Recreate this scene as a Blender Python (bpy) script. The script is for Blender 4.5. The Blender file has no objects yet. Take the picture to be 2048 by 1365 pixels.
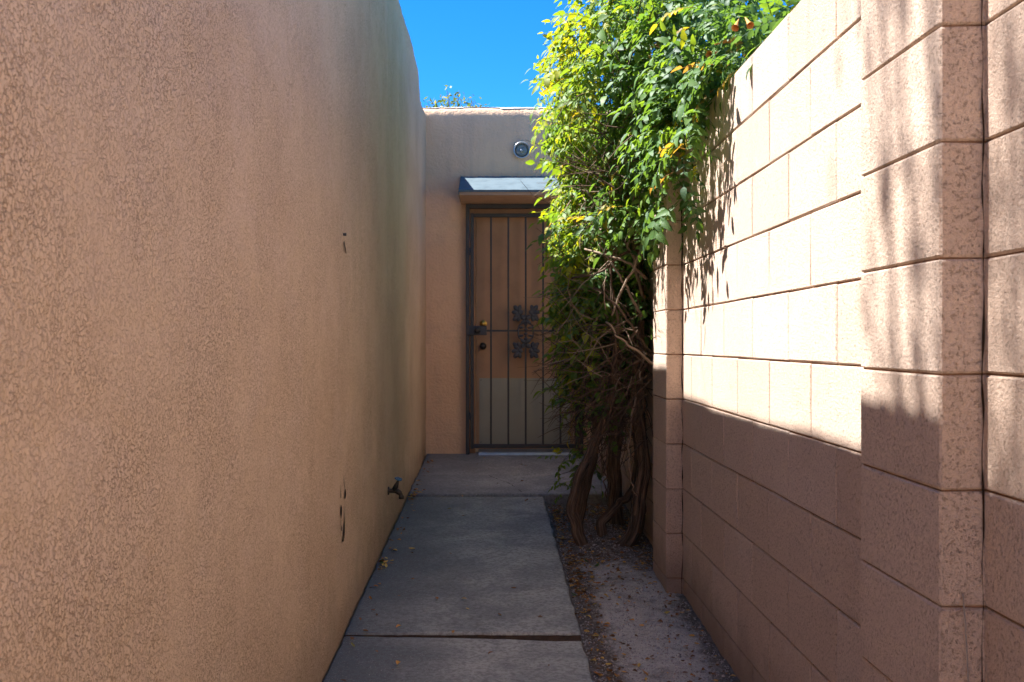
import bpy, bmesh, math, random
import numpy as np
from mathutils import Vector, Matrix

# ------------------------------------------------------------------ camera, sky, sun, exposure
scene = bpy.context.scene
COL = scene.collection
R = math.radians
random.seed(7)
rng = np.random.default_rng(11)

EYE = 1.23
cam_d = bpy.data.cameras.new('camera')
cam_d.sensor_width = 36.0
cam_d.lens = 36.0 * 1984 / 2048
cam_d.shift_x = 34 / 2048
cam_d.shift_y = 2.5 / 2048
cam_d.clip_start = 0.05
cam_d.clip_end = 2000
cam_d.dof.use_dof = True
cam_d.dof.focus_distance = 3.6
cam_d.dof.aperture_fstop = 11.0
cam = bpy.data.objects.new('camera', cam_d)
COL.objects.link(cam)
cam.location = (0, 0, EYE)
cam.rotation_euler = (R(90), 0, 0)
scene.camera = cam

SUN_EL, SUN_AZ = R(58.0), R(10.5)          # azimuth: degrees ahead of straight left
sun_dir = Vector((-math.cos(SUN_EL) * math.cos(SUN_AZ), math.cos(SUN_EL) * math.sin(SUN_AZ), math.sin(SUN_EL)))

world = bpy.data.worlds.new('World')
scene.world = world
world.use_nodes = True
wn = world.node_tree
sky = wn.nodes.new('ShaderNodeTexSky')
sky.sky_type = 'NISHITA'
sky.sun_disc = False
sky.sun_elevation = SUN_EL
sky.sun_rotation = math.atan2(sun_dir.x, sun_dir.y)
sky.air_density = 0.6
sky.dust_density = 0.0
sky.ozone_density = 8.0
sky.altitude = 1500
bg = wn.nodes['Background']
bg.inputs['Strength'].default_value = 0.057
hsv = wn.nodes.new('ShaderNodeHueSaturation')       # the photograph's deep processed blue, over the whole sky alike
hsv.inputs['Saturation'].default_value = 1.22
wn.links.new(sky.outputs[0], hsv.inputs['Color'])
wn.links.new(hsv.outputs[0], bg.inputs['Color'])

sun_d = bpy.data.lights.new('sun', 'SUN')
sun_d.energy = 2.35
sun_d.angle = R(0.53)
sun_d.color = (1.0, 0.965, 0.955)
sun = bpy.data.objects.new('sun', sun_d)
COL.objects.link(sun)
sun.rotation_euler = (-sun_dir).to_track_quat('-Z', 'Y').to_euler()

scene.view_settings.view_transform = 'Standard'
scene.view_settings.look = 'None'
scene.view_settings.gamma = 1.0
scene.view_settings.exposure = 2.95
scene.cycles.max_bounces = 10
scene.cycles.diffuse_bounces = 7
scene.cycles.transmission_bounces = 6
scene.cycles.use_denoising = True
scene.cycles.sample_clamp_indirect = 6.0

# ------------------------------------------------------------------ noise in numpy
_perm = rng.permutation(256)
_perm = np.concatenate([_perm, _perm])
_ang = rng.random(256) * 2 * np.pi
_gx, _gy = np.cos(_ang), np.sin(_ang)
def pn(x, y):
    x = np.asarray(x, float); y = np.asarray(y, float)
    xi = np.floor(x).astype(int); yi = np.floor(y).astype(int)
    xf = x - xi; yf = y - yi
    u = xf * xf * xf * (xf * (xf * 6 - 15) + 10); v = yf * yf * yf * (yf * (yf * 6 - 15) + 10)
    def g(ix, iy, dx, dy):
        h = _perm[(_perm[ix & 255] + iy) & 255]
        return _gx[h] * dx + _gy[h] * dy
    a = g(xi, yi, xf, yf); b = g(xi + 1, yi, xf - 1, yf)
    c = g(xi, yi + 1, xf, yf - 1); d = g(xi + 1, yi + 1, xf - 1, yf - 1)
    return (a + u * (b - a)) * (1 - v) + (c + u * (d - c)) * v
def fbm(x, y, o=3):
    s = 0; a = 1.0
    for k in range(o):
        s = s + a * pn(x * 2 ** k + 17.3 * k, y * 2 ** k + 5.1 * k); a *= 0.5
    return s
def sstep(a, b, x):
    t = np.clip((x - a) / (b - a), 0, 1); return t * t * (3 - 2 * t)

# ------------------------------------------------------------------ materials
class NT:
    def __init__(s, name):
        s.m = bpy.data.materials.new(name); s.m.use_nodes = True
        s.t = s.m.node_tree; s.p = s.t.nodes['Principled BSDF']; s.out = s.t.nodes['Material Output']
        s._pos = None
    def n(s, typ, **kw):
        nd = s.t.nodes.new(typ)
        for k, v in kw.items(): setattr(nd, k, v)
        return nd
    def l(s, a, b): s.t.links.new(a, b)
    def setin(s, sock, v):
        if isinstance(v, bpy.types.NodeSocket): s.l(v, sock)
        else:
            if isinstance(v, tuple) and len(v) == 3 and sock.type == 'RGBA': v = (*v, 1)
            sock.default_value = v
    def pos(s):
        if s._pos is None: s._pos = s.n('ShaderNodeNewGeometry').outputs['Position']
        return s._pos
    def obj(s): return s.n('ShaderNodeTexCoord').outputs['Object']
    def vscale(s, v, sc, off=(0, 0, 0)):
        m = s.n('ShaderNodeMapping'); s.l(v, m.inputs['Vector']); m.inputs['Scale'].default_value = sc; m.inputs['Location'].default_value = off
        return m.outputs[0]
    def noise(s, scale, detail=3, rough=0.55, vec=None, dist=0.0):
        nd = s.n('ShaderNodeTexNoise'); s.l(vec or s.pos(), nd.inputs['Vector'])
        nd.inputs['Scale'].default_value = scale; nd.inputs['Detail'].default_value = detail
        nd.inputs['Roughness'].default_value = rough; nd.inputs['Distortion'].default_value = dist
        return nd.outputs[0]
    def vor(s, scale, vec=None, feature='F1'):
        nd = s.n('ShaderNodeTexVoronoi', feature=feature); s.l(vec or s.pos(), nd.inputs['Vector']); nd.inputs['Scale'].default_value = scale
        return nd.outputs['Distance']
    def rng(s, v, a, b, c=0.0, d=1.0, smooth=True):
        nd = s.n('ShaderNodeMapRange'); nd.interpolation_type = 'SMOOTHSTEP' if smooth else 'LINEAR'
        s.setin(nd.inputs[0], v)
        for i, q in enumerate((a, b, c, d)): nd.inputs[1 + i].default_value = q
        return nd.outputs[0]
    def math(s, op, a, b=0.0):
        nd = s.n('ShaderNodeMath', operation=op); s.setin(nd.inputs[0], a); s.setin(nd.inputs[1], b); return nd.outputs[0]
    def mix(s, f, a, b, mode='MIX'):
        nd = s.n('ShaderNodeMix', data_type='RGBA', blend_type=mode)
        s.setin(nd.inputs['Factor'], f); s.setin(nd.inputs[6], a); s.setin(nd.inputs[7], b)
        return nd.outputs[2]
    def sep(s, v=None):
        nd = s.n('ShaderNodeSeparateXYZ'); s.l(v or s.pos(), nd.inputs[0]); return nd.outputs
    def bump(s, h, strength=0.5, dist=0.01, normal=None):
        nd = s.n('ShaderNodeBump'); s.l(h, nd.inputs['Height']); nd.inputs['Strength'].default_value = strength; nd.inputs['Distance'].default_value = dist
        if normal is not None: s.l(normal, nd.inputs['Normal'])
        return nd.outputs[0]
    def fin(s, color=None, rough=0.9, normal=None, spec=0.3, metal=0.0):
        if color is not None: s.setin(s.p.inputs['Base Color'], color)
        s.setin(s.p.inputs['Roughness'], rough)
        s.p.inputs['Specular IOR Level'].default_value = spec
        s.p.inputs['Metallic'].default_value = metal
        if normal is not None: s.l(normal, s.p.inputs['Normal'])
        return s.m

MAT = {}
def mat_left_stucco():
    t = NT('tan_stucco')
    x, y, z = t.sep()
    big = t.noise(0.9, 3)
    patch = t.noise(4.5, 4, 0.6)
    streak = t.noise(1.0, 4, 0.6, t.vscale(t.pos(), (1, 5.0, 0.35)))
    c = t.mix(t.rng(big, 0.35, 0.65), (0.73, 0.53, 0.335), (0.785, 0.585, 0.375))
    c = t.mix(t.rng(patch, 0.45, 0.7, 0, 0.45), c, (0.78, 0.59, 0.41))
    # algae streaks washed down from the parapet
    band = t.math('MULTIPLY', t.rng(y, 4.3, 5.7), t.rng(y, 6.1, 6.9, 1, 0))
    st = t.math('MULTIPLY', band, t.rng(streak, 0.30, 0.66, 0.35, 1.0))
    c = t.mix(t.math('MULTIPLY', st, 0.36), c, (0.66, 0.585, 0.37))
    band2 = t.math('MULTIPLY', t.rng(y, 3.4, 4.6), t.rng(y, 5.6, 7.6, 1, 0))
    st2 = t.math('MULTIPLY', band2, t.rng(streak, 0.42, 0.62))
    c = t.mix(t.math('MULTIPLY', st2, 0.35), c, (0.68, 0.53, 0.34))
    # splash dirt at the base, ragged
    spl = t.math('ADD', z, t.math('MULTIPLY', t.noise(5, 3), -0.35))
    base = t.math('SUBTRACT', spl, t.math('MULTIPLY', y, 0.0363))
    c = t.mix(t.rng(base, -0.17, 0.10, 0.4, 0), c, (0.25, 0.18, 0.12))
    # shade of the dash texture's pits put into the colour; floated-out patches are smoother
    dn = t.n('ShaderNodeTexNoise'); t.l(t.pos(), dn.inputs['Vector']); dn.inputs['Scale'].default_value = 70; dn.inputs['Detail'].default_value = 2
    off = t.n('ShaderNodeVectorMath', operation='SCALE'); t.l(dn.outputs['Color'], off.inputs[0]); off.inputs['Scale'].default_value = 0.016
    vv = t.n('ShaderNodeVectorMath', operation='ADD'); t.l(t.pos(), vv.inputs[0]); t.l(off.outputs[0], vv.inputs[1])
    vv = t.vscale(vv.outputs[0], (1, 1, 0.7))
    edge = t.vor(150, vv, 'DISTANCE_TO_EDGE')
    brk = t.noise(110, 3, 0.7)
    reg = t.rng(t.noise(2.6, 4, 0.65), 0.36, 0.60, 0.5, 1.0)
    pit = t.math('MAXIMUM', t.rng(edge, 0.02, 0.13), t.rng(brk, 0.40, 0.52, 1, 0))
    pm = t.math('MULTIPLY', t.math('SUBTRACT', 1.0, pit), reg)
    c = t.mix(t.math('MULTIPLY', pm, 0.62), c, (0.33, 0.195, 0.105))
    trow = t.noise(1.0, 3, 0.6, t.vscale(t.pos(), (1, 22, 7)), dist=0.6)
    h = t.math('ADD', t.math('MULTIPLY', pit, reg), t.math('MULTIPLY', t.noise(360, 3, 0.7), 0.5))
    h = t.math('ADD', h, t.math('MULTIPLY', t.rng(trow, 0.35, 0.65), 0.5))
    nrm = t.bump(h, 0.8, 0.004)
    return t.fin(c, 0.95, nrm, 0.15)
def mat_back_stucco():
    t = NT('brown_stucco')
    big = t.noise(1.3, 3); patch = t.noise(6, 4, 0.6)
    c = t.mix(t.rng(big, 0.35, 0.65), (0.76, 0.50, 0.30), (0.81, 0.545, 0.335))
    c = t.mix(t.rng(patch, 0.45, 0.7, 0, 0.35), c, (0.62, 0.425, 0.28))
    streak = t.noise(1.0, 4, 0.6, t.vscale(t.pos(), (7.0, 1, 0.4)))
    c = t.mix(t.rng(streak, 0.5, 0.72, 0, 0.35), c, (0.56, 0.385, 0.26))
    h = t.math('ADD', t.rng(t.noise(48, 3, 0.6), 0.3, 0.6), t.math('MULTIPLY', t.noise(200, 2), 0.3))
    return t.fin(c, 0.95, t.bump(h, 0.5, 0.006), 0.15)
def mat_block():
    t = NT('painted_block')
    info = t.n('ShaderNodeObjectInfo').outputs['Random']
    x, y, z = t.sep()
    big = t.noise(2.0, 3)
    c = t.mix(info, (0.665, 0.50, 0.375), (0.75, 0.585, 0.455))
    c = t.mix(t.rng(big, 0.35, 0.7, 0, 0.35), c, (0.62, 0.455, 0.345))
    # grey runs below the top of the wall
    streak = t.noise(1.0, 4, 0.65, t.vscale(t.pos(), (14, 14, 0.7)))
    top = t.rng(z, 1.55, 2.2)
    c = t.mix(t.math('MULTIPLY', t.math('MULTIPLY', top, t.rng(streak, 0.47, 0.68)), 0.45), c, (0.30, 0.26, 0.25))
    blotch = t.noise(9, 5, 0.7)
    c = t.mix(t.rng(blotch, 0.58, 0.72, 0, 0.4), c, (0.52, 0.39, 0.30))
    c = t.mix(t.rng(blotch, 0.28, 0.40, 0.4, 0), c, (0.77, 0.64, 0.53))
    soil = t.math('SUBTRACT', t.math('ADD', z, t.math('MULTIPLY', t.noise(7, 3), -0.25)), t.math('MULTIPLY', y, 0.0363))
    c = t.mix(t.rng(soil, -0.16, 0.10, 0.55, 0), c, (0.20, 0.145, 0.105))
    g = t.noise(150, 4, 0.72)
    pit = t.rng(t.noise(160, 5, 0.72), 0.36, 0.44)
    c = t.mix(t.rng(pit, 0, 1, 0.48, 0), c, (0.26, 0.17, 0.11))  # darkens the pores: shade of the relief put into the colour
    c = t.mix(t.rng(g, 0.48, 0.62, 0, 0.45), c, (0.46, 0.335, 0.25))
    h = t.math('ADD', t.math('MULTIPLY', pit, 0.8), g)
    return t.fin(c, 0.95, t.bump(h, 0.75, 0.012), 0.15)
def mat_mortar():
    t = NT('mortar')
    c = t.mix(t.rng(t.noise(30, 3), 0.35, 0.65), (0.36, 0.22, 0.145), (0.26, 0.155, 0.10))
    return t.fin(c, 0.97, t.bump(t.noise(150, 3), 0.6, 0.004), 0.1)
def mat_concrete(name, a, b, stain, amt):
    t = NT(name)
    x, y, z = t.sep()
    n1 = t.noise(3.4, 6, 0.7, dist=0.5); n2 = t.noise(60, 4, 0.6); n3 = t.noise(0.9, 3)
    c = t.mix(t.rng(n1, 0.35, 0.68), a, b)
    # damp, dirty side along the stucco wall
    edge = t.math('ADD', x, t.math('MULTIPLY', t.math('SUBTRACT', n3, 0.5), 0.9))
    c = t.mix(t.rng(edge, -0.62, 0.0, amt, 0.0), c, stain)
    c = t.mix(t.rng(n2, 0.4, 0.66, 0, 0.5), c, (0.12, 0.11, 0.10))
    c = t.mix(t.rng(t.noise(170, 2), 0.60, 0.70, 0, 0.5), c, (0.52, 0.50, 0.46))
    w = t.noise(5.5, 5, 0.7, dist=1.2)
    c = t.mix(t.rng(w, 0.60, 0.72, 0, 0.35), c, (0.36, 0.35, 0.33))
    c = t.mix(t.rng(t.noise(230, 1), 0.70, 0.76, 0, 0.7), c, (0.04, 0.035, 0.03))
    h = t.math('ADD', t.math('MULTIPLY', n2, 0.6), t.noise(320, 3, 0.6))
    return t.fin(c, t.rng(n1, 0.3, 0.7, 0.75, 0.92), t.bump(h, 0.35, 0.003), 0.3)
def mat_dirt():
    t = NT('soil')
    x, y, z = t.sep()
    n1 = t.noise(5, 5, 0.65); n2 = t.noise(45, 5, 0.7)
    c = t.mix(t.rng(n2, 0.3, 0.7), (0.14, 0.115, 0.09), (0.29, 0.245, 0.195))
    mid = t.math('MULTIPLY', t.rng(x, 0.36, 0.50), t.rng(x, 0.70, 0.86, 1, 0.25))
    mid = t.math('MULTIPLY', mid, t.rng(y, 4.4, 5.4, 1, 0.05))
    dust = t.math('ADD', t.math('MULTIPLY', mid, 0.30), t.math('ADD', t.math('MULTIPLY', n1, 0.75), t.math('MULTIPLY', t.noise(26, 4, 0.7), 0.3)))
    c = t.mix(t.rng(dust, 0.60, 0.86), c, (0.66, 0.62, 0.54))
    c = t.mix(t.rng(t.noise(130, 2), 0.58, 0.68, 0, 0.55), c, (0.10, 0.075, 0.06))
    h = t.math('ADD', n2, t.math('MULTIPLY', t.noise(160, 4, 0.7), 0.6))
    return t.fin(c, 0.97, t.bump(h, 1.0, 0.016), 0.1)
def mat_plain(name, col, rough=0.6, metal=0.0, var=0.25, scale=20, spec=0.4, bump=0.0, dirt=(0.1, 0.08, 0.06)):
    t = NT(name)
    n1 = t.noise(scale, 4, 0.6)
    c = t.mix(t.rng(n1, 0.4, 0.75, 0, var), col, dirt)
    nr = t.bump(t.noise(scale * 6, 3), bump, 0.003) if bump else None
    return t.fin(c, rough, nr, spec, metal)
def mat_bark():
    t = NT('vine_bark')
    v = t.n('ShaderNodeUVMap').outputs[0]
    f = t.noise(1.0, 4, 0.65, t.vscale(v, (16, 5, 1)))
    f2 = t.noise(1.0, 3, 0.6, t.vscale(v, (40, 7, 1)))
    c = t.mix(t.rng(f, 0.35, 0.65), (0.07, 0.045, 0.028), (0.24, 0.165, 0.11))
    c = t.mix(t.rng(f2, 0.55, 0.75, 0, 0.6), c, (0.36, 0.27, 0.19))
    return t.fin(c, 0.9, t.bump(t.math('ADD', f, t.math('MULTIPLY', f2, 0.6)), 0.9, 0.012), 0.15)
def mat_leaf(name, ramp, tr_amt, gloss=0.42):
    t = NT(name)
    a = t.n('ShaderNodeAttribute', attribute_name='tint').outputs['Fac']
    info = t.n('ShaderNodeObjectInfo').outputs['Random']
    f = t.math('ADD', a, t.math('MULTIPLY', t.math('SUBTRACT', info, 0.5), 0.12))
    cr = t.n('ShaderNodeValToRGB'); t.l(f, cr.inputs[0])
    el = cr.color_ramp.elements
    el[0].position = ramp[0][0]; el[0].color = (*ramp[0][1], 1)
    el[1].position = ramp[-1][0]; el[1].color = (*ramp[-1][1], 1)
    for p, cc in ramp[1:-1]:
        e = el.new(p); e.color = (*cc, 1)
    c = t.mix(t.rng(t.noise(60, 2), 0.3, 0.75, 0, 0.25), cr.outputs[0], (0.03, 0.06, 0.012))
    t.fin(c, gloss, t.bump(t.noise(140, 2), 0.25, 0.003), 0.45)
    tl = t.n('ShaderNodeBsdfTranslucent')
    tc = t.mix(1.0, cr.outputs[0], (2.3, 1.9, 0.55), 'MULTIPLY')
    t.l(tc, tl.inputs['Color'])
    ms = t.n('ShaderNodeMixShader'); ms.inputs[0].default_value = tr_amt
    t.l(t.p.outputs[0], ms.inputs[1]); t.l(tl.outputs[0], ms.inputs[2]); t.l(ms.outputs[0], t.out.inputs['Surface'])
    return t.m

MAT['left'] = mat_left_stucco()
MAT['back'] = mat_back_stucco()
MAT['block'] = mat_block()
MAT['mortar'] = mat_mortar()
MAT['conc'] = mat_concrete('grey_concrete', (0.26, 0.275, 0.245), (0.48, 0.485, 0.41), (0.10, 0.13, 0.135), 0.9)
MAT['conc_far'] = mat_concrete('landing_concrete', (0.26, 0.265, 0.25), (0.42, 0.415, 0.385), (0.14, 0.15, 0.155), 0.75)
MAT['dirt'] = mat_dirt()
MAT['bounce_ground'] = mat_concrete('pale_paving', (0.50, 0.42, 0.32), (0.58, 0.48, 0.37), (0.47, 0.38, 0.29), 0.3)
MAT['bark'] = mat_bark()
MAT['leaf'] = mat_leaf('vine_leaf', [(0.0, (0.045, 0.105, 0.055)), (0.4, (0.095, 0.20, 0.045)), (0.7, (0.15, 0.25, 0.03)), (0.90, (0.36, 0.37, 0.02)), (1.0, (0.30, 0.18, 0.07))], 0.42, 0.55)
MAT['treeleaf'] = mat_leaf('tree_leaf', [(0.0, (0.05, 0.10, 0.03)), (0.6, (0.12, 0.18, 0.04)), (1.0, (0.28, 0.27, 0.05))], 0.35)
MAT['litter'] = mat_leaf('dry_leaf', [(0.0, (0.16, 0.085, 0.04)), (0.3, (0.40, 0.17, 0.05)), (0.6, (0.62, 0.31, 0.07)), (0.85, (0.72, 0.52, 0.14)), (0.9, (0.10, 0.16, 0.04)), (1.0, (0.07, 0.13, 0.03))], 0.1, 0.7)
MAT['twig'] = mat_plain('dead_twig', (0.12, 0.078, 0.05), 0.85, var=0.6, scale=9, spec=0.2)
MAT['straw'] = mat_plain('pale_twig', (0.29, 0.215, 0.15), 0.85, var=0.6, scale=9, spec=0.2)
MAT['iron'] = mat_plain('black_iron', (0.035, 0.042, 0.05), 0.5, var=0.4, scale=14, spec=0.5, bump=0.15, dirt=(0.08, 0.06, 0.05))
MAT['iron2'] = mat_plain('cast_iron', (0.036, 0.045, 0.06), 0.5, var=0.3, scale=30, spec=0.5, bump=0.2, dirt=(0.08, 0.07, 0.06))
MAT['door'] = mat_plain('brown_door', (0.44, 0.27, 0.155), 0.55, var=0.5, scale=5, spec=0.3, dirt=(0.28, 0.165, 0.095))
MAT['jamb'] = mat_plain('door_jamb', (0.40, 0.23, 0.13), 0.7, var=0.35, scale=9, dirt=(0.18, 0.10, 0.06))
MAT['kick'] = mat_plain('kick_plate', (0.31, 0.32, 0.265), 0.42, 0.25, var=0.3, scale=2.5, dirt=(0.2, 0.2, 0.16))
MAT['alu'] = mat_plain('threshold_metal', (0.36, 0.40, 0.43), 0.4, 0.5, var=0.3)
MAT['brass'] = mat_plain('brass', (0.62, 0.42, 0.10), 0.3, 1.0, var=0.2)
MAT['knob'] = mat_plain('dark_knob', (0.045, 0.042, 0.04), 0.35, 0.6, var=0.2)
MAT['awning'] = mat_plain('weathered_awning_paint', (0.10, 0.140, 0.158), 0.65, 0.0, var=0.7, scale=12, spec=0.3, bump=0.15, dirt=(0.055, 0.085, 0.10))
MAT['white'] = mat_plain('white_roof_coating', (0.55, 0.53, 0.50), 0.8, var=0.4, scale=8, dirt=(0.5, 0.46, 0.42), bump=0.3)
MAT['ring'] = mat_plain('lamp_ring', (0.50, 0.50, 0.48), 0.45, 0.5, var=0.3)
MAT['lens'] = mat_plain('lamp_lens', (0.20, 0.21, 0.16), 0.12, 0.0, var=0.4, scale=25, spec=0.6)
MAT['lampin'] = mat_plain('lamp_reflector', (0.055, 0.055, 0.045), 0.3, 0.3, var=0.3)
MAT['pipe'] = mat_plain('old_brass_valve', (0.075, 0.062, 0.045), 0.55, 0.5, var=0.5, scale=40, dirt=(0.03, 0.028, 0.026))
MAT['blue'] = mat_plain('blue_valve_handle', (0.06, 0.17, 0.29), 0.5, 0.0, var=0.5, scale=60)
MAT['void'] = mat_plain('crack_void', (0.035, 0.022, 0.014), 0.95, var=0.3, scale=50, spec=0.05)
MAT['glass'] = mat_plain('window_glass', (0.03, 0.035, 0.04), 0.08, var=0.2, spec=0.6)
MAT['soffit'] = mat_plain('soffit_plaster', (0.42, 0.28, 0.185), 0.9, var=0.4, scale=14, bump=0.4, dirt=(0.26, 0.17, 0.11))
MAT['rot'] = mat_plain('rotten_joint_board', (0.075, 0.05, 0.032), 0.95, var=0.7, scale=30, spec=0.1, bump=0.5, dirt=(0.02, 0.016, 0.012))
MAT['wire'] = mat_plain('grey_wire', (0.30, 0.27, 0.24), 0.6, var=0.3)
MAT['flower'] = mat_plain('orange_flower', (0.60, 0.24, 0.06), 0.7, var=0.6, scale=30, dirt=(0.5, 0.28, 0.06))
MAT['roof'] = mat_plain('roof_membrane', (0.45, 0.43, 0.40), 0.9, var=0.4, scale=3)
MAT['pebble'] = mat_plain('pebble', (0.46, 0.41, 0.36), 0.9, var=0.7, scale=35, dirt=(0.12, 0.09, 0.07))

# ------------------------------------------------------------------ mesh helpers
def link(o, parent=None):
    COL.objects.link(o)
    if parent is not None: o.parent = parent
    return o
def tag(o, label=None, cat=None, group=None, kind=None):
    if label: o['label'] = label
    if cat: o['category'] = cat
    if group: o['group'] = group
    if kind: o['kind'] = kind
    return o
def empty(name, loc=(0, 0, 0)):
    o = bpy.data.objects.new(name, None); o.location = loc; o.empty_display_size = 0.1
    return link(o)
def local(parent):            # parents are Empties without rotation: world -> local offset
    return np.array(parent.location if parent is not None and parent.parent is None else (parent.matrix_basis.translation + parent.parent.location if parent is not None else (0, 0, 0)))

class MB:
    def __init__(s): s.v = []; s.f = []; s.mi = []; s.tint = []; s.uv = []
    def add(s, verts, faces, mi=0, tint=None, uv=None):
        b = len(s.v); s.v.extend([tuple(map(float, q)) for q in verts])
        s.f.extend([tuple(b + i for i in f) for f in faces]); s.mi.extend([mi] * len(faces))
        s.tint.extend([0.5 if tint is None else tint] * len(verts))
        s.uv.extend([(0, 0)] * len(verts) if uv is None else uv)
    def box(s, x0, x1, y0, y1, z0, z1, mi=0, rot=None):
        vs = [(x, y, z) for z in (z0, z1) for y in (y0, y1) for x in (x0, x1)]
        fs = [(0, 2, 3, 1), (4, 5, 7, 6), (0, 1, 5, 4), (2, 6, 7, 3), (0, 4, 6, 2), (1, 3, 7, 5)]
        s.add(vs, fs, mi)
    def tube(s, pts, rad, n=8, mi=0, cap=True, ridge=0.0, seed=0.0, tint=None):
        pts = [Vector(p) for p in pts]; m = len(pts)
        if not hasattr(rad, '__len__'): rad = [rad] * m
        vs = []; uv = []; up = Vector((0.13, 0.21, 0.97)); L = 0
        prev = None
        for i, p in enumerate(pts):
            d = (pts[min(i + 1, m - 1)] - pts[max(i - 1, 0)]).normalized()
            if prev is None:
                a = d.cross(up)
                if a.length < 1e-3: a = d.cross(Vector((1, 0, 0)))
            else: a = prev - d * prev.dot(d)
            a.normalize(); prev = a; b = d.cross(a)
            if i: L += (p - pts[i - 1]).length
            for k in range(n):
                an = 2 * math.pi * k / n
                r = rad[i]
                if ridge: r *= 1 + ridge * (math.sin(3 * an + seed + i * 0.25) * 0.5 + float(pn(k * 0.9 + seed * 7, i * 0.35 + seed)) * 1.4)
                vs.append(p + (a * math.cos(an) + b * math.sin(an)) * r); uv.append((k / n, L))
        fs = []
        for i in range(m - 1):
            for k in range(n):
                k2 = (k + 1) % n
                fs.append((i * n + k, i * n + k2, (i + 1) * n + k2, (i + 1) * n + k))
        if cap:
            fs.append(tuple(reversed(range(n)))); fs.append(tuple((m - 1) * n + k for k in range(n)))
        s.add(vs, fs, mi, tint, uv)
    def build(s, name, mats, parent=None, smooth=False, tint=False, uv=False, bevel=0.0):
        off = local(parent)
        me = bpy.data.meshes.new(name)
        V = np.array(s.v) - off if len(s.v) else np.zeros((0, 3))
        me.from_pydata(V.tolist(), [], s.f)
        for m in (mats if isinstance(mats, (list, tuple)) else [mats]): me.materials.append(m)
        if max(s.mi, default=0) > 0: me.polygons.foreach_set('material_index', s.mi)
        if smooth: me.polygons.foreach_set('use_smooth', [True] * len(s.f))
        if tint:
            at = me.attributes.new('tint', 'FLOAT', 'POINT'); at.data.foreach_set('value', s.tint)
        if uv:
            ul = me.uv_layers.new(name='UVMap')
            idx = np.zeros(len(me.loops), int); me.loops.foreach_get('vertex_index', idx)
            ul.data.foreach_set('uv', np.array(s.uv)[idx].ravel())
        if bevel:
            bm = bmesh.new(); bm.from_mesh(me)
            bmesh.ops.bevel(bm, geom=list(bm.edges), offset=bevel, segments=1, affect='EDGES', profile=0.5)
            bm.to_mesh(me); bm.free()
        me.update()
        return link(bpy.data.objects.new(name, me), parent)

def smooth_path(ctrl, n=24):
    c = [np.array(p, float) for p in ctrl]; c = [2 * c[0] - c[1]] + c + [2 * c[-1] - c[-2]]
    out = []
    seg = len(c) - 3
    for i in range(n + 1):
        t = i / n * seg; k = min(int(t), seg - 1); t -= k
        p0, p1, p2, p3 = c[k:k + 4]
        out.append(0.5 * (2 * p1 + (p2 - p0) * t + (2 * p0 - 5 * p1 + 4 * p2 - p3) * t * t + (3 * p1 - p0 - 3 * p2 + p3) * t ** 3))
    return out
def grid_mesh(name, P, mat, parent=None, smooth=True, keep=None):
    nv, nu = P.shape[:2]
    off = local(parent)
    me = bpy.data.meshes.new(name)
    idx = np.arange(nv * nu).reshape(nv, nu)
    q = np.stack([idx[:-1, :-1], idx[:-1, 1:], idx[1:, 1:], idx[1:, :-1]], -1).reshape(-1, 4)
    if keep is not None: q = q[keep.reshape(-1)]
    me.vertices.add(nv * nu); me.vertices.foreach_set('co', (P.reshape(-1, 3) - off).ravel())
    me.loops.add(q.size); me.loops.foreach_set('vertex_index', q.ravel())
    me.polygons.add(len(q)); me.polygons.foreach_set('loop_start', np.arange(len(q)) * 4)
    me.polygons.foreach_set('use_smooth', np.full(len(q), smooth))
    me.materials.append(mat); me.update(calc_edges=True); me.validate()
    return link(bpy.data.objects.new(name, me), parent)

SLOPE = 0.0363
def path_z(y): return SLOPE * y
WX = -0.575         # stucco wall face
BX = 0.84           # block wall face
PX = 0.764          # pilaster face
BY = 8.27           # end wall face

def dirt_z(x, y):
    x = np.asarray(x, float); y = np.asarray(y, float)
    yy = np.clip(y, -6, 8.6)
    z = SLOPE * yy - 0.062
    m = np.exp(-((x - 0.64) / 0.16) ** 2) * (sstep(1.5, 3, y) * (1 - sstep(6.2, 6.6, y)))
    z = z + 0.024 * m + 0.010 * fbm(x * 4, y * 4, 3) * (np.abs(x - 0.55) < 1) + 0.006 * fbm(x * 22, y * 22, 2) * (np.abs(x - 0.55) < 0.5)
    z = z + 0.035 * np.exp(-(((x - 0.58) / 0.22) ** 2 + ((y - 5.35) / 0.4) ** 2))
    return z

# ------------------------------------------------------------------ ground: one sheet to the horizon
gx = np.unique(np.concatenate([np.linspace(-400, -20, 8), np.linspace(-20, 0.2, 12), np.arange(0.25, 1.0, 0.012), np.linspace(1.05, 20, 14), np.linspace(20, 400, 8)]))
gy = np.unique(np.concatenate([np.linspace(-400, -20, 8), np.linspace(-20, 1.5, 14), np.arange(1.6, 6.6, 0.014), np.linspace(6.7, 20, 14), np.linspace(20, 900, 10)]))
GX, GY = np.meshgrid(gx, gy)
g = grid_mesh('ground', np.stack([GX, GY, dirt_z(GX, GY)], -1), MAT['dirt'])
tag(g, 'dusty brown soil strip and surrounding bare ground', kind='structure')

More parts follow.
